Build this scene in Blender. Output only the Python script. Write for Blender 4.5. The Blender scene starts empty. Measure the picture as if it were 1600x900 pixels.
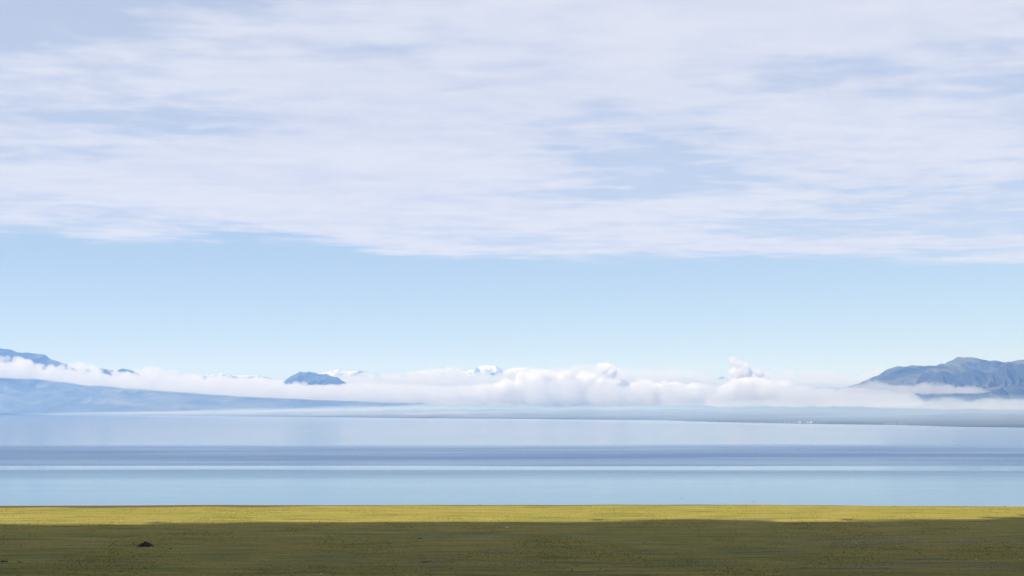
import bpy, math, random
import numpy as np
from mathutils import Vector, Matrix

scene = bpy.context.scene
C = scene.collection
R = math.radians

# ------------------------------------------------------------------ camera
EYE = 40.0                       # metres above the lake; the viewer stands on a grassy hill
F = 2198.0                       # focal length in photograph pixels (1600 wide)
PITCH = math.atan(190.0 / F)
cam_data = bpy.data.cameras.new("Camera")
cam_data.sensor_width = 36.0
cam_data.lens = F / 1600.0 * 36.0
cam_data.clip_start = 0.5
cam_data.clip_end = 120000.0
cam = bpy.data.objects.new("Camera", cam_data)
C.objects.link(cam)
cam.location = (0, 0, EYE)
cam.rotation_euler = (math.pi / 2 + PITCH, 0, 0)
scene.camera = cam

# ------------------------------------------------------------------ sun, world, exposure
SUN_EL = R(46)
SUN_H = Vector((-0.93, -0.36, 0)).normalized()          # horizontal direction towards the sun
SUN_DIR = Vector((SUN_H.x * math.cos(SUN_EL), SUN_H.y * math.cos(SUN_EL), math.sin(SUN_EL)))
sd_ = bpy.data.lights.new("Sun", 'SUN')
sd_.energy = 5.0
sd_.angle = R(0.5)
sd_.color = (1.0, 0.95, 0.87)
sun = bpy.data.objects.new("Sun", sd_)
C.objects.link(sun)
sun.rotation_euler = (-SUN_DIR).to_track_quat('-Z', 'Y').to_euler()

vs = scene.view_settings
vs.view_transform = 'Standard'
vs.look = 'None'
vs.exposure = 0.41
vs.gamma = 1.0
vs.use_curve_mapping = False
cy = scene.cycles
cy.use_denoising = True
cy.max_bounces = 24
cy.volume_bounces = 20
cy.diffuse_bounces = 3
cy.glossy_bounces = 4
cy.transparent_max_bounces = 16
cy.sample_clamp_indirect = 4.0


class NT:
    """short-hand for building node trees"""
    def __init__(self, tree):
        self.t = tree
        tree.nodes.clear()

    def n(self, kind, **kw):
        nd = self.t.nodes.new(kind)
        for k, v in kw.items():
            setattr(nd, k, v)
        return nd

    def link(self, a, b):
        self.t.links.new(a, b)

    def val(self, sock, v):
        if isinstance(v, bpy.types.NodeSocket):
            self.t.links.new(v, sock)
        else:
            sock.default_value = v

    def m(self, op, a, b=None, c=None, clamp=False):
        nd = self.n('ShaderNodeMath', operation=op, use_clamp=clamp)
        self.val(nd.inputs[0], a)
        if b is not None:
            self.val(nd.inputs[1], b)
        if c is not None:
            self.val(nd.inputs[2], c)
        return nd.outputs[0]

    def mapr(self, v, a, b, c=0.0, d=1.0, smooth=True):
        nd = self.n('ShaderNodeMapRange')
        nd.interpolation_type = 'SMOOTHSTEP' if smooth else 'LINEAR'
        self.val(nd.inputs[0], v)
        for i, q in zip((1, 2, 3, 4), (a, b, c, d)):
            self.val(nd.inputs[i], q)
        return nd.outputs[0]

    def mix(self, f, a, b, blend='MIX'):
        nd = self.n('ShaderNodeMix', data_type='RGBA', blend_type=blend)
        self.val(nd.inputs[0], f)
        self.val(nd.inputs[6], a)
        self.val(nd.inputs[7], b)
        return nd.outputs[2]

    def vec(self, x, y, z):
        nd = self.n('ShaderNodeCombineXYZ')
        for i, q in enumerate((x, y, z)):
            self.val(nd.inputs[i], q)
        return nd.outputs[0]

    def noise(self, vec, scale, detail=4.0, rough=0.55, dist=0.0):
        nd = self.n('ShaderNodeTexNoise')
        self.val(nd.inputs['Vector'], vec)
        nd.inputs['Scale'].default_value = scale
        nd.inputs['Detail'].default_value = detail
        nd.inputs['Roughness'].default_value = rough
        nd.inputs['Distortion'].default_value = dist
        return nd.outputs['Fac']


def c4(r, g, b):
    return (r, g, b, 1.0)


world = bpy.data.worlds.new("World")
scene.world = world
world.use_nodes = True
w = NT(world.node_tree)
out = w.n('ShaderNodeOutputWorld')
bg = w.n('ShaderNodeBackground')
sky = w.n('ShaderNodeTexSky', sky_type='NISHITA')
sky.sun_disc = False
sky.sun_elevation = SUN_EL
sky.sun_rotation = math.atan2(SUN_H.x, SUN_H.y)
sky.altitude = 2000.0
sky.air_density = 1.0
sky.dust_density = 0.4
sky.ozone_density = 1.0
SKY_STRENGTH = 0.08
tc = w.n('ShaderNodeTexCoord')
sep = w.n('ShaderNodeSeparateXYZ')
w.link(tc.outputs['Generated'], sep.inputs[0])
dx, dy, dz = sep.outputs
zc = w.m('MAXIMUM', dz, 0.012)
u = w.m('DIVIDE', dx, zc)          # position on a flat cloud sheet one unit above the ground
v = w.m('DIVIDE', dy, zc)
# broken altostratus sheet: soft patches and streaks, thicker and thinner areas
big = w.noise(w.vec(w.m('ADD', w.m('MULTIPLY', u, 0.30), 0.55), w.m('MULTIPLY', v, 0.30), 3.7), 1.0, 2.0, 0.5)
streak = w.noise(w.vec(w.m('MULTIPLY', u, 0.62), w.m('MULTIPLY', v, 0.95), 1.3), 1.35, 5.0, 0.52, 0.2)
fine = w.noise(w.vec(w.m('MULTIPLY', u, 1.3), w.m('MULTIPLY', v, 1.6), 8.1), 3.2, 6.0, 0.60, 0.25)
dens = w.m('ADD', w.m('MULTIPLY', big, 1.0), w.m('MULTIPLY', streak, 1.0))
dens = w.m('ADD', dens, w.m('MULTIPLY', fine, 0.50))
# the sheet is thinner towards the east
thin_e = w.m('MULTIPLY', w.mapr(u, -0.6, 0.9), w.m('MULTIPLY', w.mapr(v, 4.2, 5.2), w.mapr(v, 8.6, 7.4)))
dens = w.m('SUBTRACT', dens, w.m('MULTIPLY', thin_e, 0.18))
dens = w.m('ADD', dens, w.m('MULTIPLY', w.m('MULTIPLY', w.mapr(u, -0.5, -1.4), w.mapr(v, 5.2, 7.0)), 0.17))
# the sheet ends some way out over the lake; there it frays into shreds
edge_n = w.noise(w.vec(w.m('MULTIPLY', u, 0.9), w.m('MULTIPLY', v, 0.9), 5.5), 1.1, 3.0, 0.55)
edge = w.m('ADD', w.mapr(u, -1.5, -0.2, 8.25, 9.5), w.m('MULTIPLY', w.m('SUBTRACT', edge_n, 0.5), 1.7))
e_ = w.m('SUBTRACT', edge, v)
dens = w.m('ADD', dens, w.mapr(e_, -1.0, 0.75, -0.60, 0.16, False))
thick = w.m('MULTIPLY', w.mapr(dens, 1.02, 1.46, 0.0, 0.96), w.mapr(e_, -0.7, 0.0))
thin = w.m('MULTIPLY', w.mapr(e_, -0.15, 0.9), 0.48)
cover = w.m('MAXIMUM', thick, thin)
skyc = w.n('ShaderNodeVectorMath', operation='SCALE')
w.link(sky.outputs[0], skyc.inputs[0])
skyc.inputs['Scale'].default_value = SKY_STRENGTH
# a thin even veil of ice cloud over the whole sky
veiled = w.mix(0.42, skyc.outputs[0], c4(0.400, 0.515, 0.715))
light = w.mapr(w.m('ADD', w.m('MULTIPLY', fine, 0.60), w.m('MULTIPLY', streak, 0.55)), 0.42, 0.74, 0.0, 1.0)
cloudc = w.mix(light, c4(0.490, 0.522, 0.640), c4(0.562, 0.588, 0.672))
col = w.mix(cover, veiled, cloudc)
w.link(col, bg.inputs[0])
bg.inputs[1].default_value = 1.0
w.link(bg.outputs[0], out.inputs[0])

# ------------------------------------------------------------------ helpers
CP, SP = math.cos(PITCH), math.sin(PITCH)


def at(px, py, D):
    """point at distance D (metres north of the viewer) seen in that direction of the photograph"""
    r, up = (px - 800.0) / F, (450.0 - py) / F
    y = CP - up * SP
    z = SP + up * CP
    k = D / y
    return Vector((r * k, D, EYE + z * k))


def on_plane(px, py, z=0.0):
    r, up = (px - 800.0) / F, (450.0 - py) / F
    y = CP - up * SP
    zz = SP + up * CP
    k = (z - EYE) / zz
    return Vector((r * k, y * k, z))


def _hash(ix, iy, seed):
    h = (ix.astype(np.int64) * 374761393 + iy.astype(np.int64) * 668265263 + seed * 1274126177) & 0xFFFFFFFF
    h = ((h ^ (h >> 13)) * 1103515245) & 0xFFFFFFFF
    return (h ^ (h >> 16)) & 0xFFFF


def perlin(x, y, seed=0):
    x = np.asarray(x, float)
    y = np.asarray(y, float)
    ix = np.floor(x)
    iy = np.floor(y)
    fx = x - ix
    fy = y - iy

    def g(ox, oy):
        a = _hash(ix + ox, iy + oy, seed) * (2 * np.pi / 65536.0)
        return np.cos(a) * (fx - ox) + np.sin(a) * (fy - oy)
    ux = fx * fx * fx * (fx * (fx * 6 - 15) + 10)
    uy = fy * fy * fy * (fy * (fy * 6 - 15) + 10)
    a = g(0, 0) * (1 - ux) + g(1, 0) * ux
    b = g(0, 1) * (1 - ux) + g(1, 1) * ux
    return (a * (1 - uy) + b * uy) * 1.5


def fbm(x, y, seed=0, octv=5, gain=0.5):
    s = 0.0
    a = 1.0
    for i in range(octv):
        s = s + a * perlin(x * 2 ** i, y * 2 ** i, seed + i * 17)
        a *= gain
    return s


def ridged(x, y, seed=0, octv=5, gain=0.5):
    s = 0.0
    a = 1.0
    for i in range(octv):
        s = s + a * (1 - np.abs(perlin(x * 2 ** i, y * 2 ** i, seed + i * 31)) * 2)
        a *= gain
    return s / 2.0


def mesh_np(name, V, Fq, smooth=True):
    me = bpy.data.meshes.new(name)
    V = np.asarray(V, np.float32)
    Fq = np.asarray(Fq, np.int32)
    k = Fq.shape[1]
    me.vertices.add(len(V))
    me.vertices.foreach_set('co', V.ravel())
    me.loops.add(Fq.size)
    me.loops.foreach_set('vertex_index', Fq.ravel())
    me.polygons.add(len(Fq))
    me.polygons.foreach_set('loop_start', np.arange(0, Fq.size, k, dtype=np.int32))
    me.polygons.foreach_set('use_smooth', np.full(len(Fq), smooth))
    me.update(calc_edges=True)
    me.validate()
    return me


def obj(name, me, mat, parent=None):
    o = bpy.data.objects.new(name, me)
    C.objects.link(o)
    if mat is not None:
        me.materials.clear()
        me.materials.append(mat)
    o.parent = parent
    return o


def tag(o, label=None, cat=None, group=None, kind=None):
    for k, q in (('label', label), ('category', cat), ('group', group), ('kind', kind)):
        if q:
            o[k] = q
    return o


def grid_faces(ny, nx):
    i = np.arange(ny * nx).reshape(ny, nx)
    return np.stack([i[:-1, :-1], i[:-1, 1:], i[1:, 1:], i[1:, :-1]], -1).reshape(-1, 4)


def grid_obj(name, xs, ys, Z, mat):
    X, Y = np.meshgrid(xs, ys) if xs.ndim == 1 else (xs, ys)
    V = np.stack([X, Y, Z], -1).reshape(-1, 3)
    return obj(name, mesh_np(name, V, grid_faces(*Z.shape)), mat)


def material(name):
    m = bpy.data.materials.new(name)
    m.use_nodes = True
    return m, NT(m.node_tree)


def principled(t, base, rough=0.9, spec=0.2):
    o = t.n('ShaderNodeOutputMaterial')
    p = t.n('ShaderNodeBsdfPrincipled')
    t.val(p.inputs['Base Color'], base)
    t.val(p.inputs['Roughness'], rough)
    p.inputs['Specular IOR Level'].default_value = spec
    t.link(p.outputs[0], o.inputs[0])
    return p


def pos(t):
    g = t.n('ShaderNodeNewGeometry')
    s = t.n('ShaderNodeSeparateXYZ')
    t.link(g.outputs['Position'], s.inputs[0])
    return g, s.outputs[0], s.outputs[1], s.outputs[2]


def smoothstep(a, b, x):
    t = np.clip((x - a) / (b - a), 0, 1)
    return t * t * (3 - 2 * t)


# ------------------------------------------------------------------ materials
def mat_meadow():
    m, t = material('meadow_grass')
    g, x, y, z = pos(t)
    P = g.outputs['Position']
    stretched = t.vec(t.m('MULTIPLY', x, 0.35), y, 0.0)
    a = t.noise(stretched, 0.035, 4, 0.6)
    b = t.noise(stretched, 0.17, 5, 0.65)
    c = t.noise(P, 1.1, 3, 0.7)
    col = t.mix(t.mapr(a, 0.38, 0.62), c4(0.255, 0.208, 0.034), c4(0.205, 0.194, 0.027))
    col = t.mix(t.mapr(b, 0.52, 0.70), col, c4(0.300, 0.215, 0.048))      # dry straw
    col = t.mix(t.mapr(b, 0.42, 0.30), col, c4(0.125, 0.130, 0.025))      # greener, damper grass
    col = t.mix(t.m('MULTIPLY', t.mapr(c, 0.50, 0.72), 0.55), col, c4(0.095, 0.090, 0.020))
    col = t.mix(t.m('MULTIPLY', t.mapr(c, 0.45, 0.30), 0.45), col, c4(0.38, 0.30, 0.060))
    # faint dark turf steps and animal tracks running across the slope
    tr = t.noise(t.vec(t.m('MULTIPLY', x, 0.022), t.m('MULTIPLY', y, 0.30), 6.0), 1.0, 4, 0.62)
    col = t.mix(t.m('MULTIPLY', t.mapr(tr, 0.60, 0.68), t.mapr(y, 500.0, 400.0, 0.25, 0.8)), col, c4(0.060, 0.056, 0.026))
    sk = t.noise(t.vec(t.m('MULTIPLY', x, 0.035), t.m('MULTIPLY', y, 0.22), 16.0), 1.0, 5, 0.65)
    col = t.mix(t.mapr(sk, 0.53, 0.64, 0.0, 0.6), col, c4(0.36, 0.29, 0.070))
    col = t.mix(t.mapr(sk, 0.47, 0.36, 0.0, 0.75), col, c4(0.085, 0.098, 0.020))
    # stony ground
    stn = t.n('ShaderNodeAttribute', attribute_name='stony')
    col = t.mix(t.m('MULTIPLY', stn.outputs['Fac'], t.mapr(c, 0.40, 0.58, 0.15, 0.6)), col, c4(0.19, 0.165, 0.105))
    # shade on the strip behind the beach, painted into the grass colour
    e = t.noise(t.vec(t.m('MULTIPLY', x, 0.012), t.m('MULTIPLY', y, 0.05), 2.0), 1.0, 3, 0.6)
    shade_at = t.n('ShaderNodeAttribute', attribute_name='shore_shade')
    shade_mix = t.m('MULTIPLY', shade_at.outputs['Fac'], t.mapr(e, 0.28, 0.42, 0.3, 1.0))
    col = t.mix(shade_mix, col, c4(0.085, 0.070, 0.028))
    # thin pale beach
    col = t.mix(t.mapr(z, 0.05, 0.02), col, c4(0.36, 0.33, 0.26))
    p = principled(t, col, 0.95, 0.1)
    bmp = t.n('ShaderNodeBump')
    bmp.inputs['Strength'].default_value = 0.9
    bmp.inputs['Distance'].default_value = 0.25
    t.link(c, bmp.inputs['Height'])
    t.link(bmp.outputs[0], p.inputs['Normal'])
    return m


def mat_lake():
    m, t = material('lake_water')
    g, x, y, z = pos(t)
    # wind-ruffled lanes and glassy slicks lying across the lake
    wob = t.noise(t.vec(t.m('MULTIPLY', x, 0.0011), t.m('MULTIPLY', y, 0.0012), 0.0), 1.0, 3, 0.5)
    k = t.m('ADD', y, t.m('MULTIPLY', t.m('SUBTRACT', wob, 0.5), t.m('MULTIPLY', y, 0.13)))
    ramp = t.n('ShaderNodeValToRGB')
    t.link(t.m('DIVIDE', k, 4000.0), ramp.inputs[0])
    stops = [(560, .32), (640, .30), (790, .32), (850, .58), (925, .70), (948, .26), (1000, .22),
             (1020, .95), (1200, 1.0), (1400, .85), (1520, .62), (1640, .26), (2600, .25), (3900, .28)]
    el = ramp.color_ramp.elements
    while len(el) < len(stops):
        el.new(0.5)
    for e_, (yy, q) in zip(el, stops):
        e_.position = yy / 4000.0
        e_.color = (q, q, q, 1)
    st = t.noise(t.vec(t.m('MULTIPLY', x, 0.0022), t.m('MULTIPLY', y, 0.007), 4.0), 1.0, 2, 0.5)
    gusty = t.m('MULTIPLY', t.m('SUBTRACT', ramp.outputs[0], 0.28), 1.3, clamp=True)
    ruf = t.m('ADD', ramp.outputs[0], t.m('MULTIPLY', gusty, t.mapr(st, 0.34, 0.62, -0.35, 0.12)))
    st2 = t.noise(t.vec(t.m('MULTIPLY', x, 0.009), t.m('MULTIPLY', y, 0.045), 9.0), 1.0, 5, 0.65)
    ruf = t.m('MULTIPLY', ruf, t.mapr(st2, 0.3, 0.7, 0.92, 1.08))
    shal = t.mapr(y, 1300.0, 640.0)
    col = t.mix(shal, c4(0.010, 0.064, 0.170), c4(0.024, 0.108, 0.185))
    p = principled(t, col, 0.05, 0.5)
    p.inputs['IOR'].default_value = 1.33
    t.link(t.m('ADD', 0.03, t.m('MULTIPLY', ruf, 0.31)), p.inputs['Roughness'])
    return m


def mat_hill(name, lo, hi, rock, pale=None, scale=0.004, snow=None):
    m, t = material(name)
    g, x, y, z = pos(t)
    P = g.outputs['Position']
    a = t.noise(P, scale, 5, 0.6)
    b = t.noise(P, scale * 5, 4, 0.6)
    col = t.mix(t.mapr(a, 0.38, 0.62), c4(*lo), c4(*hi))
    ns = t.n('ShaderNodeSeparateXYZ')
    t.link(g.outputs['Normal'], ns.inputs[0])
    steep = t.mapr(t.m('ADD', ns.outputs[2], t.m('MULTIPLY', t.m('SUBTRACT', b, 0.5), 0.25)), 0.90, 0.72)
    col = t.mix(steep, col, c4(*rock))
    if pale:
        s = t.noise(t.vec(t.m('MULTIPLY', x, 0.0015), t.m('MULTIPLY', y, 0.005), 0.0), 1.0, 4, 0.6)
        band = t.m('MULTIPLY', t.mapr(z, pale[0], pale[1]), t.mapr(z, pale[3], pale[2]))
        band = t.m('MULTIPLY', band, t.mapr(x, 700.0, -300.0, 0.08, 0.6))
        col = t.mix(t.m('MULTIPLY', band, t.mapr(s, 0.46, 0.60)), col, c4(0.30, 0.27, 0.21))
    if snow:
        k = t.m('ADD', z, t.m('MULTIPLY', t.m('SUBTRACT', b, 0.5), 900.0))
        k = t.m('ADD', k, t.m('MULTIPLY', t.m('SUBTRACT', ns.outputs[2], 0.8), 1300.0))
        col = t.mix(t.mapr(k, snow - 70, snow + 110), col, c4(0.50, 0.53, 0.59))
    principled(t, col, 0.95, 0.1)
    return m


def mat_plain(name, a, b, scale, rough=0.9):
    m, t = material(name)
    tcn = t.n('ShaderNodeTexCoord')
    n_ = t.noise(tcn.outputs['Object'], scale, 4, 0.6)
    p = principled(t, t.mix(t.mapr(n_, 0.35, 0.65), c4(*a), c4(*b)), rough, 0.2)
    return m


def mat_volume(name, col, density, aniso=0.0, air=False):
    m, t = material(name)
    o = t.n('ShaderNodeOutputMaterial')
    p = t.n('ShaderNodeVolumePrincipled')
    p.inputs['Color'].default_value = c4(*col)
    p.inputs['Density'].default_value = density
    p.inputs['Anisotropy'].default_value = aniso
    if air:
        p.inputs['Absorption Color'].default_value = (1, 1, 1, 1)     # clear air scatters, it does not absorb
    t.link(p.outputs[0], o.inputs['Volume'])
    m.cycles.homogeneous_volume = True
    return m


# ------------------------------------------------------------------ lake
lake = obj('lake', mesh_np('lake', [(-16000, 300, 0), (14000, 300, 0), (14000, 27000, 0), (-16000, 27000, 0)],
                           [(0, 1, 2, 3)], False), mat_lake())
tag(lake, 'wide calm pale blue lake with darker wind lanes', 'lake', kind='structure')

# ------------------------------------------------------------------ meadow
SHORE = 600.0


def shore_y(X):
    return SHORE + 6.0 * perlin(X / 130.0, X * 0, 3) + 2.2 * perlin(X / 28.0, X * 0, 5) \
        - 9.0 * smoothstep(-120, -190, X) - 6.0 * smoothstep(60, 220, X)


def shore_shade(X, Y):
    """0..1: shade put into the grass colour along the near shore"""
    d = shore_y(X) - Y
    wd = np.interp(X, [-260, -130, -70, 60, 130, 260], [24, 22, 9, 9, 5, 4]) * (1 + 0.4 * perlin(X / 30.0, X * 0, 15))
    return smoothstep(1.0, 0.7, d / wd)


def meadow_z(X, Y):
    X = np.asarray(X, float)
    Y = np.asarray(Y, float)
    d = shore_y(X) - Y
    flat = np.clip(d, -30, 0) * 0.06 + np.clip(d, 0, 16) * 0.018 + np.clip(d - 16, 0, 600) * 0.0022
    hill = 37.0 * np.clip(1 - Y / 290.0, 0, 1.0) ** 2
    bump = 0.16 * fbm(X / 26.0, Y / 22.0, 11, 4) * smoothstep(4, 40, d)
    return flat + hill + bump


ys = np.concatenate([np.linspace(-60, 320, 60), np.linspace(322, 640, 320)])
xs = np.linspace(-330, 330, 440)
GX, GY = np.meshgrid(xs, ys)


def stony(X, Y):
    """0..1: how much bare stony soil lies there"""
    n_ = fbm(X / 14.0, Y / 26.0, 61, 4)
    k = np.zeros_like(X)
    for cx, cy_, rx, ry, a in ((115, 428, 36, 16, 1.0), (168, 420, 30, 14, .8), (96, 359, 46, 5.5, .9), (20, 362, 60, 5.0, .7),
                               (-60, 372, 70, 5.0, .55), (-57, 345, 9, 5, 1.0), (-150, 500, 60, 9, .45), (70, 505, 130, 8, .45),
                               (-20, 440, 80, 12, .35), (150, 372, 40, 8, .6), (40, 400, 60, 10, .4)):
        q = ((X - cx) / rx) ** 2 + ((Y - cy_) / ry) ** 2
        k = np.maximum(k, a * np.clip(1.35 - q, 0, 1))
    k = np.clip(k * (0.75 + 0.9 * n_), 0, 1)
    return np.maximum(k, 0.35 * smoothstep(0.55, 0.9, n_)) * smoothstep(590, 570, Y)


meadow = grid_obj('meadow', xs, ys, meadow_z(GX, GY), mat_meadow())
att = meadow.data.attributes.new('shore_shade', 'FLOAT', 'POINT')
att.data.foreach_set('value', shore_shade(GX, GY).astype(np.float32).ravel())
att = meadow.data.attributes.new('stony', 'FLOAT', 'POINT')
att.data.foreach_set('value', stony(GX, GY).astype(np.float32).ravel())
tag(meadow, 'short olive and yellow green grassland running down to the lake', 'meadow', kind='structure')

# ------------------------------------------------------------------ far shore
shore_px = [(0, 647.5), (200, 649), (400, 651), (600, 653), (800, 654.5), (1000, 656.5), (1100, 658.5),
            (1200, 661), (1400, 664.5), (1600, 668)]
SHORE_LINE = [(-16000, 14500), (-9000, 13300)] + [tuple(on_plane(a, b)[:2]) for a, b in shore_px] + \
             [(1500, 2500), (2600, 1900), (6000, 1300), (14000, 900)]
SL = np.array(SHORE_LINE)


def shore_dist(X, Y):
    """signed distance to the far shoreline, positive on land"""
    best = np.full(X.shape, 1e12)
    for (x0, y0), (x1, y1) in zip(SL[:-1], SL[1:]):
        ex, ey = x1 - x0, y1 - y0
        t = np.clip(((X - x0) * ex + (Y - y0) * ey) / (ex * ex + ey * ey), 0, 1)
        best = np.minimum(best, (X - x0 - t * ex) ** 2 + (Y - y0 - t * ey) ** 2)
    d = np.sqrt(best)
    ysh = np.interp(X, SL[:, 0], SL[:, 1])
    return np.where(Y > ysh, d, -d)


def far_z(X, Y):
    s = shore_dist(X, Y) + 60 * perlin(X / 500.0, Y / 500.0, 21) + 25 * perlin(X / 160.0, Y / 160.0, 22)
    z = np.where(s < 0, s * 0.02, 0.010 * s)
    z = np.minimum(z, 30 + 0.018 * np.maximum(s - 600, 0) + 8)
    z = np.minimum(z, 160 + 0 * z) + np.where(s > 0, 1, 0) * smoothstep(100, 2200, s) * (
        26 * ridged(X / 900.0, Y / 900.0, 23, 5) + 10 * fbm(X / 300.0, Y / 300.0, 25, 4))
    return np.maximum(z, -4.0)


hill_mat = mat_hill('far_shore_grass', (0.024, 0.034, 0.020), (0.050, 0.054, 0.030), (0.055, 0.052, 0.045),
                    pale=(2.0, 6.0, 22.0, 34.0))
# rows fan out with distance, so the mesh is even along the shore
bear = np.linspace(-0.55, 0.55, 620)
dist = np.concatenate([np.geomspace(2200, 14000, 300), np.linspace(14150, 27500, 60)])
BX, BD = np.meshgrid(bear, dist)
FX, FY = BX * BD, BD
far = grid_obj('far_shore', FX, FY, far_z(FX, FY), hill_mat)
tag(far, 'hazy blue green lowland rising from the far side of the lake', 'hills', kind='structure')

# ------------------------------------------------------------------ mountains


def mountain(name, prof, D, front, back, mat, seed, nx=420, ny=150, spur=900.0, rough=0.5, jag=6.0):
    pts = [at(a, b, D) for a, b in prof]
    px_, pz_ = np.array([p.x for p in pts]), np.array([p.z for p in pts])
    xs = np.linspace(px_[0], px_[-1], nx)
    H = np.interp(xs, px_, pz_) + jag * fbm(xs / 110.0, xs * 0 + seed, seed, 4)
    t = np.concatenate([-np.linspace(1, 0, int(ny * .75)) ** 1.25, np.linspace(0, 1, ny - int(ny * .75) + 1)[1:]])
    X, T = np.meshgrid(xs, t)
    L = np.where(T < 0, front, back)
    ridge_y = D + 0.05 * front * fbm(X / 1500.0, X * 0, seed + 7, 2)
    Y = ridge_y + T * L
    wx = X + 200 * fbm(X / 900.0, Y / 900.0, seed + 3, 3)
    at_ = np.abs(T)
    prof_ = (1 - at_) ** 1.15
    n1 = ridged(wx / spur, Y / (spur * 3.2), seed, 3)
    n2 = ridged(wx / (spur * .33), Y / (spur * 1.3), seed + 5, 4)
    Z = H[None, :] * (prof_ + rough * at_ * (1 - at_) * 1.6 * (0.65 * n1 + 0.42 * n2 - 0.50))
    Z = Z - 12 * at_
    o = grid_obj(name, X, Y, Z, mat)
    return o


rock_mat = mat_hill('mountain_slopes', (0.010, 0.020, 0.016), (0.095, 0.098, 0.062), (0.034, 0.036, 0.038), scale=0.003)
snow_mat = mat_hill('snow_slopes', (0.07, 0.08, 0.09), (0.11, 0.11, 0.12), (0.09, 0.09, 0.10), scale=0.002, snow=850)

o = mountain('mountain', [(-900, 600), (-600, 545), (-300, 541), (-120, 543), (0, 545), (18, 546), (30, 551), (45, 551),
                          (62, 553), (70, 555), (80, 561), (92, 565), (105, 570), (125, 580), (150, 574), (165, 577),
                          (178, 579), (190, 575.5), (205, 579), (230, 590), (300, 604), (450, 616), (650, 628), (760, 640)],
             15000, 3300, 3000, rock_mat, 101, nx=900, rough=0.8, jag=11)
tag(o, 'dark blue mountain ridge whose foot runs long and low along the shore', 'mountain', kind='structure')
o = mountain('mountain', [(405, 640), (430, 606), (447, 593), (458, 586), (470, 580), (476, 582), (482, 580.5), (500, 585),
                          (509, 584), (517, 588), (528, 590), (540, 598), (560, 610), (600, 640)],
             15200, 1700, 1700, rock_mat, 140, nx=320, spur=300, rough=0.9, jag=7)
tag(o, 'small dark twin topped peak standing out of the clouds', 'mountain', kind='structure')
o = mountain('snow_mountain', [(-100, 620), (250, 600), (320, 586), (345, 583), (375, 587), (400, 586), (430, 592), (480, 590), (510, 581), (530, 577),
                               (545, 581), (560, 578), (575, 583), (590, 585), (605, 592), (630, 586), (650, 580), (680, 578),
                               (700, 576), (720, 581), (740, 577), (750, 572), (765, 570), (775, 572), (787, 579), (800, 576),
                               (815, 574), (840, 577), (880, 584), (950, 580), (1000, 588), (1070, 588), (1100, 597), (1115, 593),
                               (1122, 590), (1130, 588), (1140, 593), (1160, 599), (1300, 600), (1500, 590), (1750, 610)],
             26000, 4800, 1200, snow_mat, 170, nx=900, spur=520, rough=0.9, jag=14)
tag(o, 'pale distant range with snow on its crests', 'mountain', kind='structure')
o = mountain('mountain', [(1080, 640), (1180, 632), (1250, 622), (1300, 611), (1338, 600), (1352, 594), (1365, 588), (1380, 580), (1398, 573),
                          (1420, 571), (1448, 572), (1460, 570), (1480, 569), (1490, 563), (1501, 557), (1520, 558),
                          (1532, 562), (1540, 564), (1555, 563), (1570, 566), (1590, 563), (1610, 564), (1700, 552),
                          (1850, 560), (2100, 575), (2500, 600)],
             10500, 3600, 2600, rock_mat, 210, nx=900, ny=260, spur=250, rough=1.45, jag=11)
tag(o, 'broad blue mountain with a pointed summit above low mist', 'mountain', kind='structure')

# ------------------------------------------------------------------ haze
def box(name, x0, x1, y0, y1, z0, z1, mat):
    V = [(x0, y0, z0), (x1, y0, z0), (x1, y1, z0), (x0, y1, z0), (x0, y0, z1), (x1, y0, z1), (x1, y1, z1), (x0, y1, z1)]
    Q = [(0, 3, 2, 1), (4, 5, 6, 7), (0, 1, 5, 4), (1, 2, 6, 5), (2, 3, 7, 6), (3, 0, 4, 7)]
    return obj(name, mesh_np(name, V, Q, False), mat)


haze = box('haze', -19000, 19000, -3000, 29000, -6, 930, mat_volume('haze_air', (0.20, 0.43, 1.0), 7.8e-5, air=True))
tag(haze, 'thin blue haze lying over the lake and hills', 'haze', kind='stuff')

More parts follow.
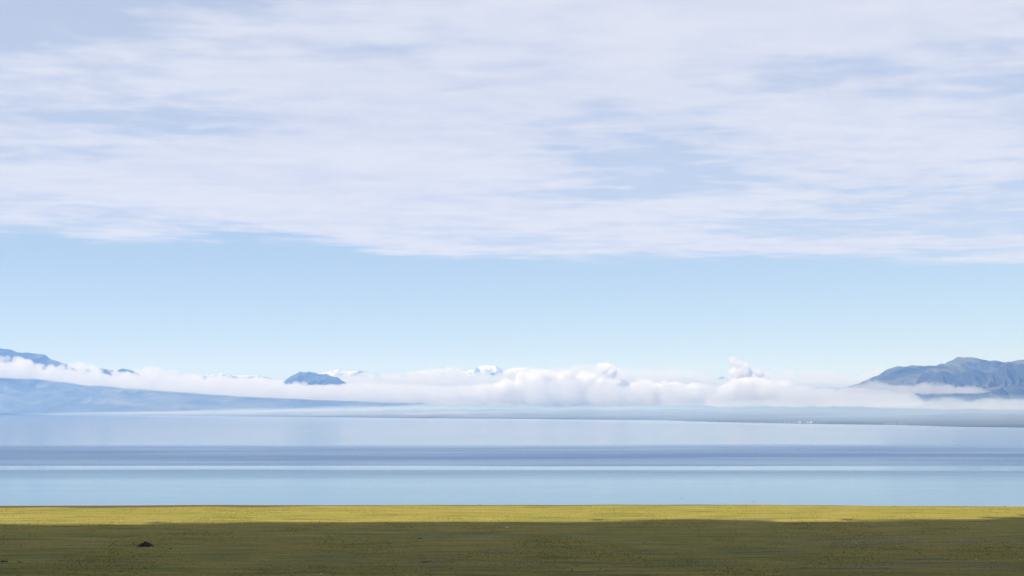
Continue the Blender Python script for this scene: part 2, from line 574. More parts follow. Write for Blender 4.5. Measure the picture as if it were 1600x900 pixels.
# ------------------------------------------------------------------ low clouds (closed volumes with flat bases)
def cloud(name, puffs, mat, cell, seed, label, group=None, lump=0.35, base=0.3, part=False):
    """puffs: (x, y, z_base, rx, ry, height) overlapping domes merged into one closed skin"""
    P = np.array(puffs, float)
    x0, x1 = (P[:, 0] - P[:, 3]).min() - 2 * cell, (P[:, 0] + P[:, 3]).max() + 2 * cell
    y0, y1 = (P[:, 1] - P[:, 4]).min() - 2 * cell, (P[:, 1] + P[:, 4]).max() + 2 * cell
    cy_ = cell * 2.0
    xs, ys = np.arange(x0, x1, cell), np.arange(y0, y1, cy_)
    X, Y = np.meshgrid(xs, ys)
    r0 = np.median(P[:, 3])
    WX = X + lump * 0.5 * r0 * fbm(X / r0, Y / r0, seed, 4, 0.55)
    WY = Y + lump * 0.5 * r0 * fbm(X / r0, Y / r0, seed + 50, 4, 0.55)
    top = np.full(X.shape, -1e9)
    bot = np.full(X.shape, 1e9)
    for (cx, cyy, zb, rx, ry, h) in P:
        q = 1 - ((WX - cx) / rx) ** 2 - ((WY - cyy) / ry) ** 2
        inside = q > 0
        s = np.sqrt(np.clip(q, 0, 1))
        top = np.where(inside, np.maximum(top, zb + h * s), top)
        bot = np.where(inside, np.minimum(bot, zb - base * h * np.sqrt(s)), bot)
    ok = top > -1e8
    th = np.where(ok, top - bot, 0)
    lum = fbm(X / (r0 * .5), Y / (r0 * .5), seed + 90, 5, 0.6)
    top = np.where(ok, top + lump * 0.35 * th * np.clip(lum, -.8, 1.2), 0)
    bot = np.where(ok, bot + 0.10 * th * fbm(X / r0, Y / r0, seed + 130, 4, 0.6), 0)
    top = np.maximum(top, bot + 0.05 * th)
    # keep the cells that have thickness; rim vertices are shared by top and bottom
    inner = ok & (top - bot > 1.0)
    inner[0, :] = inner[-1, :] = False
    inner[:, 0] = inner[:, -1] = False
    cells = inner[:-1, :-1] | inner[1:, :-1] | inner[:-1, 1:] | inner[1:, 1:]
    n = X.size
    # rim height: mean of neighbouring inner vertices
    mid = np.where(inner, 0.35 * top + 0.65 * bot, 0)
    cnt = np.zeros(X.shape)
    acc = np.zeros(X.shape)
    for a in (-1, 0, 1):
        for b in (-1, 0, 1):
            acc += np.roll(np.roll(mid, a, 0), b, 1)
            cnt += np.roll(np.roll(inner.astype(float), a, 0), b, 1)
    rim = acc / np.maximum(cnt, 1)
    zt = np.where(inner, top, rim)
    zb = np.where(inner, bot, rim)
    V = np.concatenate([np.stack([X, Y, zt], -1).reshape(-1, 3), np.stack([X, Y, zb], -1).reshape(-1, 3)])
    idx = np.arange(n).reshape(X.shape)
    idb = np.where(inner, idx + n, idx)
    f = np.stack([idx[:-1, :-1], idx[:-1, 1:], idx[1:, 1:], idx[1:, :-1]], -1)[cells]
    g = np.stack([idb[:-1, :-1], idb[1:, :-1], idb[1:, 1:], idb[:-1, 1:]], -1)[cells]
    Fq = np.concatenate([f, g])
    used = np.unique(Fq)
    remap = np.full(2 * n, -1)
    remap[used] = np.arange(len(used))
    o = obj(name, mesh_np(name, V[used], remap[Fq]), mat)
    return o if part else tag(o, label, 'cloud', group)


def bank(prof, bottom, dist_fn, rng, step=26, ry=420, spread=500, rows=2, hmul=1.0):
    """domes under a crest line, given as directions and a distance"""
    out_ = []
    pxs = np.arange(prof[0][0], prof[-1][0], step)
    P = np.array(prof, float)
    B = np.array(bottom, float)
    for row in range(rows):
        for px in pxs:
            q = px + rng.uniform(-.4, .4) * step
            D = dist_fn(q) + row * spread + rng.uniform(-.3, .3) * spread
            ty = np.interp(q, P[:, 0], P[:, 1]) + (0 if row else rng.uniform(0, 5))
            by = np.interp(q, B[:, 0], B[:, 1])
            t_, b_ = at(q, ty, D), at(q, by, D)
            h = (t_.z - b_.z)
            zb = b_.z + 0.22 * h
            out_.append((t_.x, D, zb, step / F * D * rng.uniform(.85, 1.35), ry * rng.uniform(.7, 1.3), (t_.z - zb) * hmul))
    return out_


white = (0.930, 0.936, 0.955)
cloud_head = mat_volume('cloud_head', (0.905, 0.910, 0.932), 0.026, 0.3)
cloud_soft = mat_volume('cloud_soft', (0.860, 0.874, 0.920), 0.0044, 0.3)
cloud_veil = mat_volume('cloud_veil', (0.880, 0.895, 0.940), 0.0036, 0.3)
cloud_wool = mat_volume('cloud_wool', (0.900, 0.908, 0.935), 0.012, 0.3)
cloud_puff = mat_volume('cloud_puff', (0.925, 0.930, 0.945), 0.045, 0.3)
cloud_mist = mat_volume('cloud_mist', white, 0.0022, 0.3)
rng = random.Random(4)



ICO = None


def ball_cloud(name, balls, mat, voxel, seed, label=None, group=None):
    """cauliflower cloud: round heads with smaller heads on them, fused into one closed skin"""
    global ICO
    import bmesh
    if ICO is None:
        bm = bmesh.new()
        bmesh.ops.create_icosphere(bm, subdivisions=2, radius=1.0)
        bm.verts.ensure_lookup_table()
        ICO = (np.array([v_.co[:] for v_ in bm.verts]), np.array([[v_.index for v_ in f_.verts] for f_ in bm.faces]))
        bm.free()
    g_ = np.random.default_rng(seed)
    S = []
    for (x, y, z, r) in balls:
        S.append((x, y, z, r))
        for k in range(9):
            d = g_.normal(size=3)
            d[2] = abs(d[2]) * 0.9
            d /= np.linalg.norm(d)
            r1 = r * g_.uniform(.28, .5)
            p = np.array((x, y, z)) + d * r * 0.88
            S.append((*p, r1))
            for q in range(3):
                e = d + g_.normal(size=3) * .6
                e /= np.linalg.norm(e)
                S.append((*(p + e * r1 * .85), r1 * g_.uniform(.3, .5)))
    S = np.array(S)
    S = S[S[:, 3] > voxel * 0.8]
    V0, F0 = ICO
    V = (V0[None] * S[:, None, 3:4] + S[:, None, :3]).reshape(-1, 3)
    Fq = (F0[None] + (np.arange(len(S)) * len(V0))[:, None, None]).reshape(-1, 3)
    o_ = obj(name, mesh_np(name, V, Fq), mat)
    md = o_.modifiers.new('fuse', 'REMESH')
    md.mode = 'VOXEL'
    md.voxel_size = voxel
    md.use_smooth_shade = True
    dg = bpy.context.evaluated_depsgraph_get()
    me = bpy.data.meshes.new_from_object(o_.evaluated_get(dg))
    old = o_.data
    o_.modifiers.clear()
    o_.data = me
    bpy.data.meshes.remove(old)
    me.name = name
    me.materials.clear()
    me.materials.append(mat)
    return tag(o_, label, 'cloud', group) if label else o_


def billows(prof, dist_fn, n, rng, rlo=5.0, rhi=15.0, depth=450.0, sink=0.0):
    """round heads of many sizes crowding under a crest line: (x, y, z, radius)"""
    P = np.array(prof, float)
    out_ = []
    for k in range(n):
        q = rng.uniform(P[0, 0], P[-1, 0])
        r_px = rlo + (rhi - rlo) * rng.random() ** 1.8
        D = dist_fn(q) + rng.uniform(0, depth)
        ty = np.interp(q, P[:, 0], P[:, 1]) + sink + abs(rng.gauss(0, 1)) * 4.0
        c_ = at(q, ty + r_px * 1.25, D)
        out_.append((c_.x, D, c_.z, r_px / F * D))
    return out_


def bank_thing(label, parts, at_px):
    root = bpy.data.objects.new('cloud_bank', None)
    C.objects.link(root)
    root.location = at(*at_px)
    tag(root, label, 'cloud')
    for nm, puffs, mat, cell, seed, lump, base in parts:
        if nm == 'cloud_crown':
            o = ball_cloud(nm, puffs, mat, cell, seed)
        else:
            o = cloud(nm, puffs, mat, cell, seed, None, lump=lump, base=base, part=True)
        o.parent = root
        o.matrix_parent_inverse = Matrix.Translation(-Vector(root.location))
    return root


LEFT_TOP = [(-150, 545), (-60, 552), (0, 557), (25, 556), (45, 565), (70, 573), (95, 571), (120, 567), (150, 575), (200, 581),
            (215, 574), (240, 576), (270, 577), (300, 585), (340, 589), (400, 591), (440, 596), (480, 600)]
LEFT_BODY = [(a, b + 7) for a, b in LEFT_TOP]
LEFT_BOT = [(-150, 582), (0, 590), (75, 593), (150, 602), (250, 610), (350, 617), (500, 624)]
bank_thing('long white cloud lying along the slope of the dark ridge', [
    ('cloud_body', bank(LEFT_BODY, LEFT_BOT, lambda q: 11900, rng, 24, 300, 320), cloud_veil, 26, 301, .3, .3),
    ('cloud_crown', billows(LEFT_TOP, lambda q: 11900, 130, rng, 4, 12, sink=-5) + billows([(85, 566), (120, 561), (150, 567)], lambda q: 11900, 14, rng, 4, 8), cloud_wool, 11, 305, .45, .35)], (160, 606, 12300))
MID_TOP = [(380, 594), (440, 598), (480, 602), (530, 598), (560, 593), (600, 596), (650, 601), (700, 603), (750, 599), (790, 590),
           (815, 579), (840, 575), (860, 574), (880, 577), (900, 571), (915, 574), (930, 586), (960, 589), (975, 593), (985, 600),
           (995, 591), (1010, 589), (1025, 598), (1040, 592), (1060, 594), (1075, 598), (1090, 593), (1110, 602), (1130, 604)]
MID_BODY = [(a, 0.5 * b + 301) for a, b in MID_TOP]
MID_BOT = [(380, 619), (520, 625), (700, 631), (1130, 633)]
MID_R = [p for p in MID_TOP if p[0] >= 750]
bank_thing('thick flat based cloud bank with bright lumpy top in front of the snowy range', [
    ('cloud_body', bank(MID_BODY, MID_BOT, lambda q: 12800, rng, 20, 420, 520, 3), cloud_soft, 24, 311, .3, .3),
    ('cloud_crown', billows(MID_R, lambda q: 12800, 85, rng, 5, 19), cloud_head, 11, 315, .45, .35),
    ('cloud_crown', billows(MID_TOP[:10], lambda q: 12900, 60, rng, 4, 9, sink=3), cloud_mist, 11, 318, .5, .35)], (800, 625, 12800))
RB_TOP = [(1120, 604), (1135, 598), (1150, 588), (1165, 586), (1190, 585), (1202, 593), (1215, 590), (1240, 595), (1260, 602),
          (1290, 608), (1340, 606), (1380, 614), (1420, 622)]
RB_BODY = [(a, 0.5 * b + 302) for a, b in RB_TOP]
RB_BOT = [(1120, 634), (1420, 636)]
fr = lambda q: 9800 - (q - 1120) * 5.5
bank_thing('white billowing cloud at the left foot of the pointed mountain', [
    ('cloud_body', bank(RB_BODY, RB_BOT, fr, rng, 18, 300, 380, 3), cloud_soft, 20, 321, .3, .3),
    ('cloud_crown', billows(RB_TOP[:9], fr, 42, rng, 5, 19, 400), cloud_head, 9, 325, .45, .35)], (1260, 626, 9400))
BACK_TOP = [(300, 592), (350, 588), (400, 590), (480, 592), (520, 585), (560, 583), (590, 582), (620, 582), (650, 580), (680, 574), (705, 572), (730, 580), (780, 581), (800, 577), (830, 572),
            (880, 573), (905, 568), (935, 569), (960, 571), (990, 575), (1030, 574), (1080, 577), (1110, 590), (1140, 590), (1180, 575),
            (1230, 577), (1260, 576), (1300, 580), (1335, 588), (1350, 577), (1370, 575), (1390, 578), (1420, 590)]
cloud('cloud_bank', bank(BACK_TOP, [(300, 606), (1420, 606)], lambda q: 17000, rng, 20, 330, 360, 2), mat_volume('cloud_far', white, 0.0022, 0.3),
      26, 331, 'faint far cloud layer veiling the snowy range', lump=0.55)


def tower(D, spots, mat, seed, label, cell=5):
    ps = []
    for px, py, rpx in spots:
        c_ = at(px, py, D)
        r_ = rpx / F * D
        ps.append((c_.x, D, c_.z, r_))
    return ball_cloud('cloud', ps, mat, cell, seed, label)


tower(12900, [(938, 573, 6), (943, 577, 8), (950, 575, 8), (955, 582, 10)], cloud_puff, 341,
      'small round cloud puff rising from the middle of the bank')
tower(10400, [(1145, 564, 6), (1152, 569, 8), (1160, 576, 10), (1164, 584, 11), (1152, 586, 12), (1188, 584, 7)], cloud_puff, 345,
      'tall leaning cloud tower rising above the bank')
# mist in front of the pointed mountain
MIST1 = [(1330, 603), (1350, 598), (1365, 594), (1385, 598), (1400, 602), (1425, 601), (1445, 597), (1475, 598), (1495, 604), (1520, 602), (1535, 609)]
cloud('mist_bank', bank(MIST1, [(1330, 612), (1535, 613)], lambda q: 7000, rng, 9, 110, 130, 2), cloud_soft, 7, 351,
      'wispy mist strip across the face of the pointed mountain', lump=0.8, base=0.6)
MIST2 = [(1380, 627), (1420, 625), (1460, 622), (1480, 618), (1495, 620), (1510, 629), (1525, 625), (1540, 621), (1575, 623), (1600, 622), (1700, 620), (1800, 622)]
cloud('mist_bank', bank(MIST2, [(1380, 636), (1800, 638)], lambda q: 6400, rng, 12, 130, 150, 2), cloud_mist, 8, 357,
      'low flat mist strip at the foot of the pointed mountain', lump=0.7, base=0.6)
low = []
for k in range(40):
    px = rng.uniform(-350, 520)
    low.append((at(px, 640, 10900).x, 10900 + rng.uniform(-500, 300), 30, rng.uniform(500, 900), 800, rng.uniform(120, 380) * (1 - 0.75 * smoothstep(150, 520, px))))
cloud('mist', low, mat_volume('mist_blue', (0.50, 0.70, 1.0), 0.00017, 0.0, air=True), 50, 363,
      'thin blue mist hanging before the long low slope of the dark ridge', lump=0.4, base=0.08)
low = []
for k in range(170):
    px = rng.uniform(180, 1720)
    Ds = float(np.interp(px, [-80, 0, 400, 800, 1200, 1600, 1720], [12200, 11900, 8300, 6500, 4700, 3600, 3400]))
    D = Ds - 500 + rng.uniform(0.0, 1.0) * (11800 - Ds if px < 1100 else 2600)
    low.append((at(px, 640, D).x, D, 3, 700, 600, rng.uniform(20, 80) * (0.35 + 0.65 * smoothstep(200, 700, px))))
cloud('mist', low, mat_volume('mist_thin', (0.55, 0.74, 1.0), 0.00028, 0.0, air=True), 60, 365,
      'thin pale mist veiling the low hills along the far shore', lump=0.5, base=0.1)
grey = mat_volume('cloud_wisp', (0.80, 0.83, 0.88), 0.0016, 0.0)
tower(9000, [(264, 555, 4), (269, 555, 4), (275, 556, 3)], grey, 361, 'tiny grey cloud scrap alone in the sky above the long white cloud', 6)

# the cloud whose shadow lies over the near meadow (overhead, above the viewer)
ALT = 285.0
off = SUN_H * (ALT / math.tan(SUN_EL))
ps = []
r2 = random.Random(9)
for i in range(110):
    gx = -1500 + i * 22
    ey = float(np.interp(gx, [-400, -120, 0, 90, 150, 230], [427, 427, 436, 440, 448, 476]))
    ey += 7.0 * float(perlin(np.array(gx / 75.0), np.array(.5), 77)) + 4.0 * float(perlin(np.array(gx / 31.0), np.array(.5), 78))
    ps.append((gx + off.x, ey + off.y, ALT, 45, 64, 26))
for gy in range(-700, 395, 45):
    for gx in range(-1540, 940, 70):
        ps.append((gx + r2.uniform(-12, 12) + off.x, gy + r2.uniform(-8, 8) + off.y, ALT, 75, 60, 24 + 60 * smoothstep(300, 50, gy) * r2.uniform(.5, 1)))
cloud('cloud', ps, mat_volume('cloud_overhead', (0.88, 0.89, 0.91), 0.25, 0.3), 6, 371,
      'flat based cloud overhead that shades the near meadow', lump=0.04, base=0.25)

# ------------------------------------------------------------------ grass tussocks and stones on the meadow
nr = np.random.default_rng(7)


def scatter_field(n, keep):
    Y = 322 + (598 - 322) * nr.random(n)
    X = (nr.random(n) * 2 - 1) * (Y * 0.385 + 4)
    k = nr.random(n) < keep(X, Y)
    return X[k], Y[k]


def tuft_mesh(name, X, Y, r, h, sides, spread=0.35):
    n = len(X)
    Z = meadow_z(X, Y)
    a0 = nr.random(n) * 6.283
    V = np.zeros((n, sides + 1, 3))
    for i in range(sides):
        a = a0 + 6.283 * i / sides + nr.normal(0, .25, n)
        rr = r * (0.75 + 0.5 * nr.random(n))
        V[:, i] = np.stack([X + rr * np.cos(a), Y + rr * np.sin(a), Z - 0.05], -1)
    V[:, sides] = np.stack([X + nr.normal(0, spread, n) * r, Y + nr.normal(0, spread, n) * r, Z + h], -1)
    b = (np.arange(n) * (sides + 1))[:, None]
    Fs = np.concatenate([np.concatenate([b + i, b + (i + 1) % sides, b + sides], 1) for i in range(sides)])
    return mesh_np(name, V.reshape(-1, 3), Fs, False)


def mat_tuft():
    m, t = material('tussock_grass')
    g, x, y, z = pos(t)
    a = t.noise(t.vec(t.m('MULTIPLY', x, 0.35), y, 0.0), 0.05, 4, 0.6)
    c = t.noise(g.outputs['Position'], 0.45, 3, 0.7)
    col = t.mix(t.mapr(c, 0.40, 0.60), c4(0.170, 0.158, 0.022), c4(0.37, 0.29, 0.048))
    col = t.mix(t.mapr(a, 0.60, 0.42, 0.0, 0.6), col, c4(0.140, 0.142, 0.028))
    principled(t, col, 0.95, 0.1)
    return m


TX, TY = scatter_field(150000, lambda X, Y: (1 - shore_shade(X, Y)) * np.clip(0.30 + 0.9 * fbm(X / 30.0, Y / 60.0, 71, 4), 0.05, 1) * (1 - 0.5 * stony(X, Y)))
n = len(TX)
tuft = obj('grass_tussocks', tuft_mesh('grass_tussocks', TX, TY, 0.14 + 0.36 * nr.random(n) ** 2, 0.03 + 0.27 * nr.random(n) ** 3, 5), mat_tuft())
tag(tuft, 'low grass tussocks all over the meadow', 'grass', kind='stuff')


def stone_mesh(name, X, Y, r):
    n = len(X)
    Z = meadow_z(X, Y)
    D6 = np.array([(1, 0, 0), (0, 1, 0), (-1, 0, 0), (0, -1, 0), (0, 0, .62), (0, 0, -.5)])
    V = D6[None] * r[:, None, None] * (0.7 + 0.6 * nr.random((n, 6, 1)))
    a = nr.random(n) * 6.283
    ca, sa = np.cos(a), np.sin(a)
    V = np.stack([V[..., 0] * ca[:, None] - V[..., 1] * sa[:, None], V[..., 0] * sa[:, None] + V[..., 1] * ca[:, None], V[..., 2]], -1)
    V += np.stack([X, Y, Z + 0.12 * r], -1)[:, None]
    b = (np.arange(n) * 6)[:, None]
    tri = [(0, 1, 4), (1, 2, 4), (2, 3, 4), (3, 0, 4), (1, 0, 5), (2, 1, 5), (3, 2, 5), (0, 3, 5)]
    return mesh_np(name, V.reshape(-1, 3), np.concatenate([b + np.array(q) for q in tri]), False)


stone_mat = mat_plain('field_stone', (0.24, 0.21, 0.16), (0.52, 0.47, 0.39), 0.35)
pale_mat = mat_plain('pale_stone', (0.55, 0.53, 0.49), (0.80, 0.78, 0.74), 3.0)
SX, SY = scatter_field(70000, lambda X, Y: 0.62 * stony(X, Y) ** 1.4 + 0.016)
st_ = obj('stones', stone_mesh('stones', SX, SY, 0.07 + 0.16 * nr.random(len(SX)) ** 2.5), stone_mat)
tag(st_, 'scattered small grey stones lying in the grass', 'stones', kind='stuff')


def lump_mesh(name, rx, ry, h, seed, rings=9, segs=22, peak=1.0, rough=0.16):
    """an earth heap or boulder: uneven dome that runs below the ground"""
    V = [(0, 0, h)]
    for i in range(1, rings + 1):
        t = i / rings
        for j in range(segs):
            a = 6.2832 * j / segs
            k = 1 + rough * float(fbm(np.array(math.cos(a) * 1.3 + seed), np.array(math.sin(a) * 1.3 + t * 1.7), seed, 4))
            z = h * (1 - t ** peak) * (1 + rough * 1.4 * float(fbm(np.array(math.cos(a) * t * 2.2 + 5), np.array(math.sin(a) * t * 2.2), seed + 9, 4)))
            V.append((rx * t * k * math.cos(a), ry * t * k * math.sin(a), z - 0.10 * h * (i == rings)))
    Fs = [(0, 1 + j, 1 + (j + 1) % segs) for j in range(segs)]
    for i in range(rings - 1):
        for j in range(segs):
            p, q = 1 + i * segs + j, 1 + i * segs + (j + 1) % segs
            Fs += [(p, p + segs, q + segs), (p, q + segs, q)]
    return mesh_np(name, V, Fs, True)


def ground_at(px, py):
    p = on_plane(px, py, 1.0)
    for _ in range(8):
        p = on_plane(px, py, float(meadow_z(np.array(p.x), np.array(p.y))))
    return p


def put(name, me, mat, px, py, label, cat, group=None, rz=0.0, sink=0.03):
    o_ = obj(name, me, mat)
    p = ground_at(px, py)
    o_.location = (p.x, p.y, p.z - sink)
    o_.rotation_euler.z = rz
    return tag(o_, label, cat, group)


soil = mat_plain('dark_soil', (0.012, 0.010, 0.010), (0.030, 0.026, 0.024), 2.5)
put('earth_mound', lump_mesh('earth_mound', 2.75, 2.2, 1.35, 5, peak=1.15, rough=0.22), soil, 227.5, 853.5,
    'big black earth mound standing alone in the shaded grass', 'mound')
put('earth_mound', lump_mesh('earth_clod', 0.42, 0.4, 0.34, 8), soil, 266.5, 857.5, 'tiny dark earth clod beside the big black mound', 'mound')
put('earth_mound', lump_mesh('earth_heap', 1.3, 0.9, 0.40, 11, peak=1.3, rough=.3), soil, 6, 878, 'low ragged dark heap left of a flatter dark heap', 'mound')
put('earth_mound', lump_mesh('earth_heap', 1.0, 0.8, 0.22, 14, peak=1.3, rough=.3), soil, 31, 878.5, 'flat dark heap beside a low ragged dark heap', 'mound')
put('earth_mound', lump_mesh('earth_heap', 0.8, 0.7, 0.28, 17, peak=1.3, rough=.3), soil, 656, 841.5, 'small dark heap alone in the middle of the shaded grass', 'mound')
put('earth_mound', lump_mesh('earth_heap', 1.9, 0.8, 0.18, 20, peak=1.6, rough=.3), soil, 666, 878, 'long flat dark heap between stony strips', 'mound')  # flat dark lump added in place of a low bank's shadow
pm = lump_mesh('pale_stone', 0.26, 0.22, 0.20, 30, 6, 12, 2.0, .2)
put('pale_stone', lump_mesh('pale_slab', 0.62, 0.4, 0.34, 33, 6, 14, 2.2, .2), pale_mat, 792, 824.5, 'largest pale stone lying alone on the shaded grass', 'stone')
for k, (a, b) in enumerate([(132, 799.5), (1228, 800.5), (700, 819), (545, 819), (502, 897), (119, 870.5), (78, 823), (578, 859), (1264, 818),
                            (1338, 849), (1549, 853), (1553, 876), (1594, 875), (1525, 874), (236, 855.5), (379, 818.5), (320, 879), (1120, 893)]):
    lab, grp = 'small pale stone half sunk in the shaded grass', 'pale stones in the shaded meadow'
    if b < 802:
        lab, grp = 'small pale stone in the sunlit strip of grass', 'pale stones in the sunlit strip'
    elif (a, b) == (236, 855.5):
        lab, grp = 'small pale stone at the foot of the big black mound', None
    put('pale_stone', pm, pale_mat, a, b, lab, 'stone', grp, k * 1.3)
dark_rock = mat_plain('wet_rock', (0.02, 0.02, 0.02), (0.05, 0.045, 0.04), 3.0)
rk = lump_mesh('shore_rock', 0.42, 0.36, 0.36, 40, 6, 12, 2.0, .25)
for k, (a, b) in enumerate([(1427, 790), (1450, 790), (1571, 791.5), (352, 787.5), (750, 788.5)]):
    put('shore_rock', rk, dark_rock, a, b, "dark rock at the water's edge of the meadow", 'rock', 'dark rocks along the near shore', k * 2.1, .05)


# ------------------------------------------------------------------ hamlet and yurts on the far shore
def prism_mesh(name, pts, faces):
    me = bpy.data.meshes.new(name)
    me.from_pydata(pts, [], faces)
    me.update()
    return me


def make_house(L, W, H, wall, roof):
    root = bpy.data.objects.new('house', None)
    C.objects.link(root)
    l, w_ = L / 2, W / 2
    V = [(-l, -w_, -1), (l, -w_, -1), (l, w_, -1), (-l, w_, -1), (-l, -w_, H), (l, -w_, H), (l, w_, H), (-l, w_, H), (-l, 0, H + W * .32), (l, 0, H + W * .32)]
    obj('wall', prism_mesh('wall', V, [(0, 1, 5, 4), (1, 2, 6, 9, 5), (2, 3, 7, 6), (3, 0, 4, 8, 7), (4, 5, 9, 8), (6, 7, 8, 9)]), wall, root)
    e, hh, tk = .45, H + W * .32, .22
    V = []
    for dz in (0.06, tk + 0.06):
        V += [(-l - e, -w_ - e, H - e * .64 + dz), (l + e, -w_ - e, H - e * .64 + dz), (l + e, 0, hh + dz), (-l - e, 0, hh + dz), (l + e, w_ + e, H - e * .64 + dz), (-l - e, w_ + e, H - e * .64 + dz)]
    Fs = [(6, 7, 8, 9), (9, 8, 10, 11), (3, 2, 1, 0), (5, 4, 2, 3), (0, 1, 7, 6), (4, 5, 11, 10), (1, 2, 8, 7), (2, 4, 10, 8), (3, 0, 6, 9), (5, 3, 9, 11)]
    obj('roof', prism_mesh('roof', V, Fs), roof, root)
    dk = mat_plain('window_dark', (0.03, 0.035, 0.04), (0.05, 0.05, 0.06), 1.0, .3)

    def plate(nm, x0, x1, z0, z1):
        y0, y1 = -w_ - .04, -w_ + .02
        Vv = [(x0, y0, z0), (x1, y0, z0), (x1, y1, z0), (x0, y1, z0), (x0, y0, z1), (x1, y0, z1), (x1, y1, z1), (x0, y1, z1)]
        obj(nm, prism_mesh(nm, Vv, [(0, 1, 5, 4), (1, 2, 6, 5), (3, 0, 4, 7), (4, 5, 6, 7), (0, 3, 2, 1)]), dk, root)
    plate('door', -.5, .5, 0, 2.1)
    plate('window', -l * .75, -l * .4, 1.0, 2.2)
    plate('window', l * .4, l * .75, 1.0, 2.2)
    return root


def make_yurt(r):
    root = bpy.data.objects.new('yurt', None)
    C.objects.link(root)
    n_ = 16
    ring = lambda rr, z: [(rr * math.cos(6.2832 * i / n_), rr * math.sin(6.2832 * i / n_), z) for i in range(n_)]
    V = ring(r, -.8) + ring(r, 1.7)
    obj('wall', prism_mesh('wall', V, [(i, (i + 1) % n_, n_ + (i + 1) % n_, n_ + i) for i in range(n_)]), yurt_mat, root)
    V = ring(r * 1.06, 1.65) + ring(r * .62, 2.75) + ring(r * .2, 3.15)
    Fs = [(k * n_ + i, k * n_ + (i + 1) % n_, (k + 1) * n_ + (i + 1) % n_, (k + 1) * n_ + i) for k in range(2) for i in range(n_)]
    obj('roof', prism_mesh('roof', V, Fs + [tuple(range(2 * n_, 3 * n_))]), yurt_mat, root)
    y0 = -r - .03
    obj('door', prism_mesh('door', [(-.5, y0, 0), (.5, y0, 0), (.5, y0, 1.6), (-.5, y0, 1.6), (-.5, y0 + .5, 0), (.5, y0 + .5, 0), (.5, y0 + .5, 1.6), (-.5, y0 + .5, 1.6)],
                           [(0, 1, 2, 3), (1, 5, 6, 2), (4, 0, 3, 7), (3, 2, 6, 7)]), door_mat, root)
    return root


def copy_tree(o_):
    c_ = o_.copy()
    C.objects.link(c_)
    for ch in o_.children:
        d = ch.copy()
        C.objects.link(d)
        d.parent = c_
    return c_


white_wall = mat_plain('white_wall', (0.48, 0.47, 0.46), (0.58, 0.57, 0.56), .4)
grey_roof = mat_plain('grey_roof', (0.20, 0.21, 0.23), (0.30, 0.30, 0.32), .5)
red_roof = mat_plain('red_roof', (0.36, 0.22, 0.19), (0.44, 0.28, 0.24), .5)
white_roof = mat_plain('white_roof', (0.55, 0.57, 0.60), (0.66, 0.67, 0.69), .5)
yurt_mat = mat_plain('white_felt', (0.58, 0.57, 0.55), (0.68, 0.67, 0.65), .6)
door_mat = mat_plain('yurt_door', (0.16, 0.05, 0.03), (0.22, 0.08, 0.05), 2.0)


def far_place(o_, px, D, rz, s_=1.0):
    X_ = at(px, 640, D).x
    z = float(far_z(np.array([X_]), np.array([D]))[0])
    o_.location = (X_, D, max(z, .3))
    o_.rotation_euler.z = rz
    s_ *= 0.62
    o_.scale = (s_, s_, s_)


def shore_D(px, extra):
    """distance at which land begins in that direction, plus some metres inland"""
    Ds = np.linspace(2500, 16000, 5400)
    Xs = (px - 800.0) / F * Ds
    land = far_z(Xs, Ds) > 0.4
    return Ds[np.argmax(land)] + extra


h1 = make_house(8, 6, 3.2, white_wall, grey_roof)
h2 = make_house(13, 7, 4.0, white_wall, red_roof)
h3 = make_house(7, 6, 3.4, white_wall, white_roof)
used = set()
for src, px, ex, rz, s_, lab, grp in (
        (h1, 1218, 60, .2, .8, 'small white house with grey roof in the lakeside hamlet', 'grey roofed houses of the hamlet'),
        (h1, 1226, 70, -.1, .9, 'small white house with grey roof in the lakeside hamlet', 'grey roofed houses of the hamlet'),
        (h1, 1233, 85, .3, 1.0, 'small white house with grey roof in the lakeside hamlet', 'grey roofed houses of the hamlet'),
        (h1, 1241, 60, -.3, .8, 'small white house with grey roof in the lakeside hamlet', 'grey roofed houses of the hamlet'),
        (h2, 1249, 160, .1, 1.1, 'long white house with red roof at the back of the lakeside hamlet', None),
        (h2, 1250, 50, -.5, .7, 'shorter white house with red roof by the water in the lakeside hamlet', None),
        (h3, 1261.5, 90, .2, .9, 'smaller all white house in the lakeside hamlet', None),
        (h3, 1266.5, 30, -.2, 1.35, 'bigger all white house by the water in the lakeside hamlet', None)):
    if id(src) in used:
        src = copy_tree(src)
    else:
        used.add(id(src))
    far_place(src, px, shore_D(px, ex), rz, s_)
    tag(src, lab, 'house', grp)
y0_ = make_yurt(2.9)
for k, (px, ex) in enumerate(((1385, 40), (1391, 55), (1396.5, 40), (1407, 60), (1413, 45))):
    yy = y0_ if k == 0 else copy_tree(y0_)
    far_place(yy, px, shore_D(px, ex), .3 * k)
    tag(yy, 'small round white yurt on the far shore below the pointed mountain', 'yurt', 'yurts on the far shore')


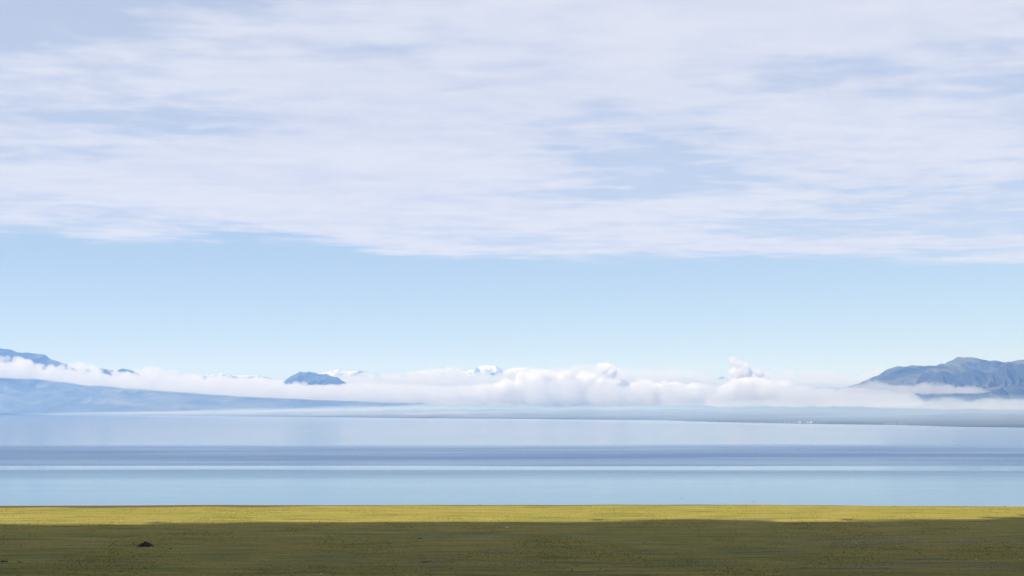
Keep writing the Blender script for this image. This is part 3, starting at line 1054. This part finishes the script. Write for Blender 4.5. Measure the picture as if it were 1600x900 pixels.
# ------------------------------------------------------------------ birds
def lathe(name, prof, n_=10):
    V, Fs = [], []
    for (x, r, z) in prof:
        V += [(x, r * math.cos(6.2832 * i / n_), z + r * .85 * math.sin(6.2832 * i / n_)) for i in range(n_)]
    for k in range(len(prof) - 1):
        Fs += [(k * n_ + i, k * n_ + (i + 1) % n_, (k + 1) * n_ + (i + 1) % n_, (k + 1) * n_ + i) for i in range(n_)]
    Fs += [tuple(range(n_))[::-1], tuple(range((len(prof) - 1) * n_, len(prof) * n_))]
    me = prism_mesh(name, V, Fs)
    me.polygons.foreach_set('use_smooth', [True] * len(me.polygons))
    return me


feather = mat_plain('dark_feathers', (0.02, 0.02, 0.022), (0.06, 0.055, 0.05), 6.0)
swim = lathe('water_bird', [(-.36, .01, .16), (-.28, .07, .13), (-.1, .14, .08), (.12, .13, .08), (.22, .08, .14), (.24, .05, .24), (.25, .045, .32),
                            (.29, .06, .37), (.34, .045, .37), (.37, .02, .36), (.44, .008, .35)])
for (px, py, rz, lab) in ((1065, 779, .3, 'dark bird swimming well off the near shore'), (1178, 783.5, 2.6, 'dark bird swimming close to the near shore')):
    b_ = obj('water_bird', swim, feather)
    b_.location = on_plane(px, py, 0.0)
    b_.rotation_euler.z = rz
    tag(b_, lab, 'bird')
V = [(-.16, 0, 0), (-.05, -.035, .02), (.10, -.03, .02), (.17, 0, .01), (.10, .03, .02), (-.05, .035, .02), (0, 0, -.035),
     (.03, -.16, .09), (-.05, -.15, .09), (-.03, -.34, .06), (.03, .16, .09), (-.05, .15, .09), (-.03, .34, .06), (-.26, -.04, .0), (-.26, .04, .0)]
Fs = [(0, 1, 6), (1, 2, 6), (2, 3, 6), (3, 4, 6), (4, 5, 6), (5, 0, 6), (0, 5, 1), (1, 5, 4, 2), (2, 4, 3), (1, 2, 7, 8), (8, 7, 9), (5, 11, 10, 4), (11, 12, 10), (0, 14, 13)]
fb = obj('flying_bird', prism_mesh('flying_bird', V, Fs), feather)
fb.location = at(482, 475, 330)
fb.rotation_euler = (0.1, 0.05, 1.9)
tag(fb, 'small dark bird flying in the clear sky over the lake', 'bird')
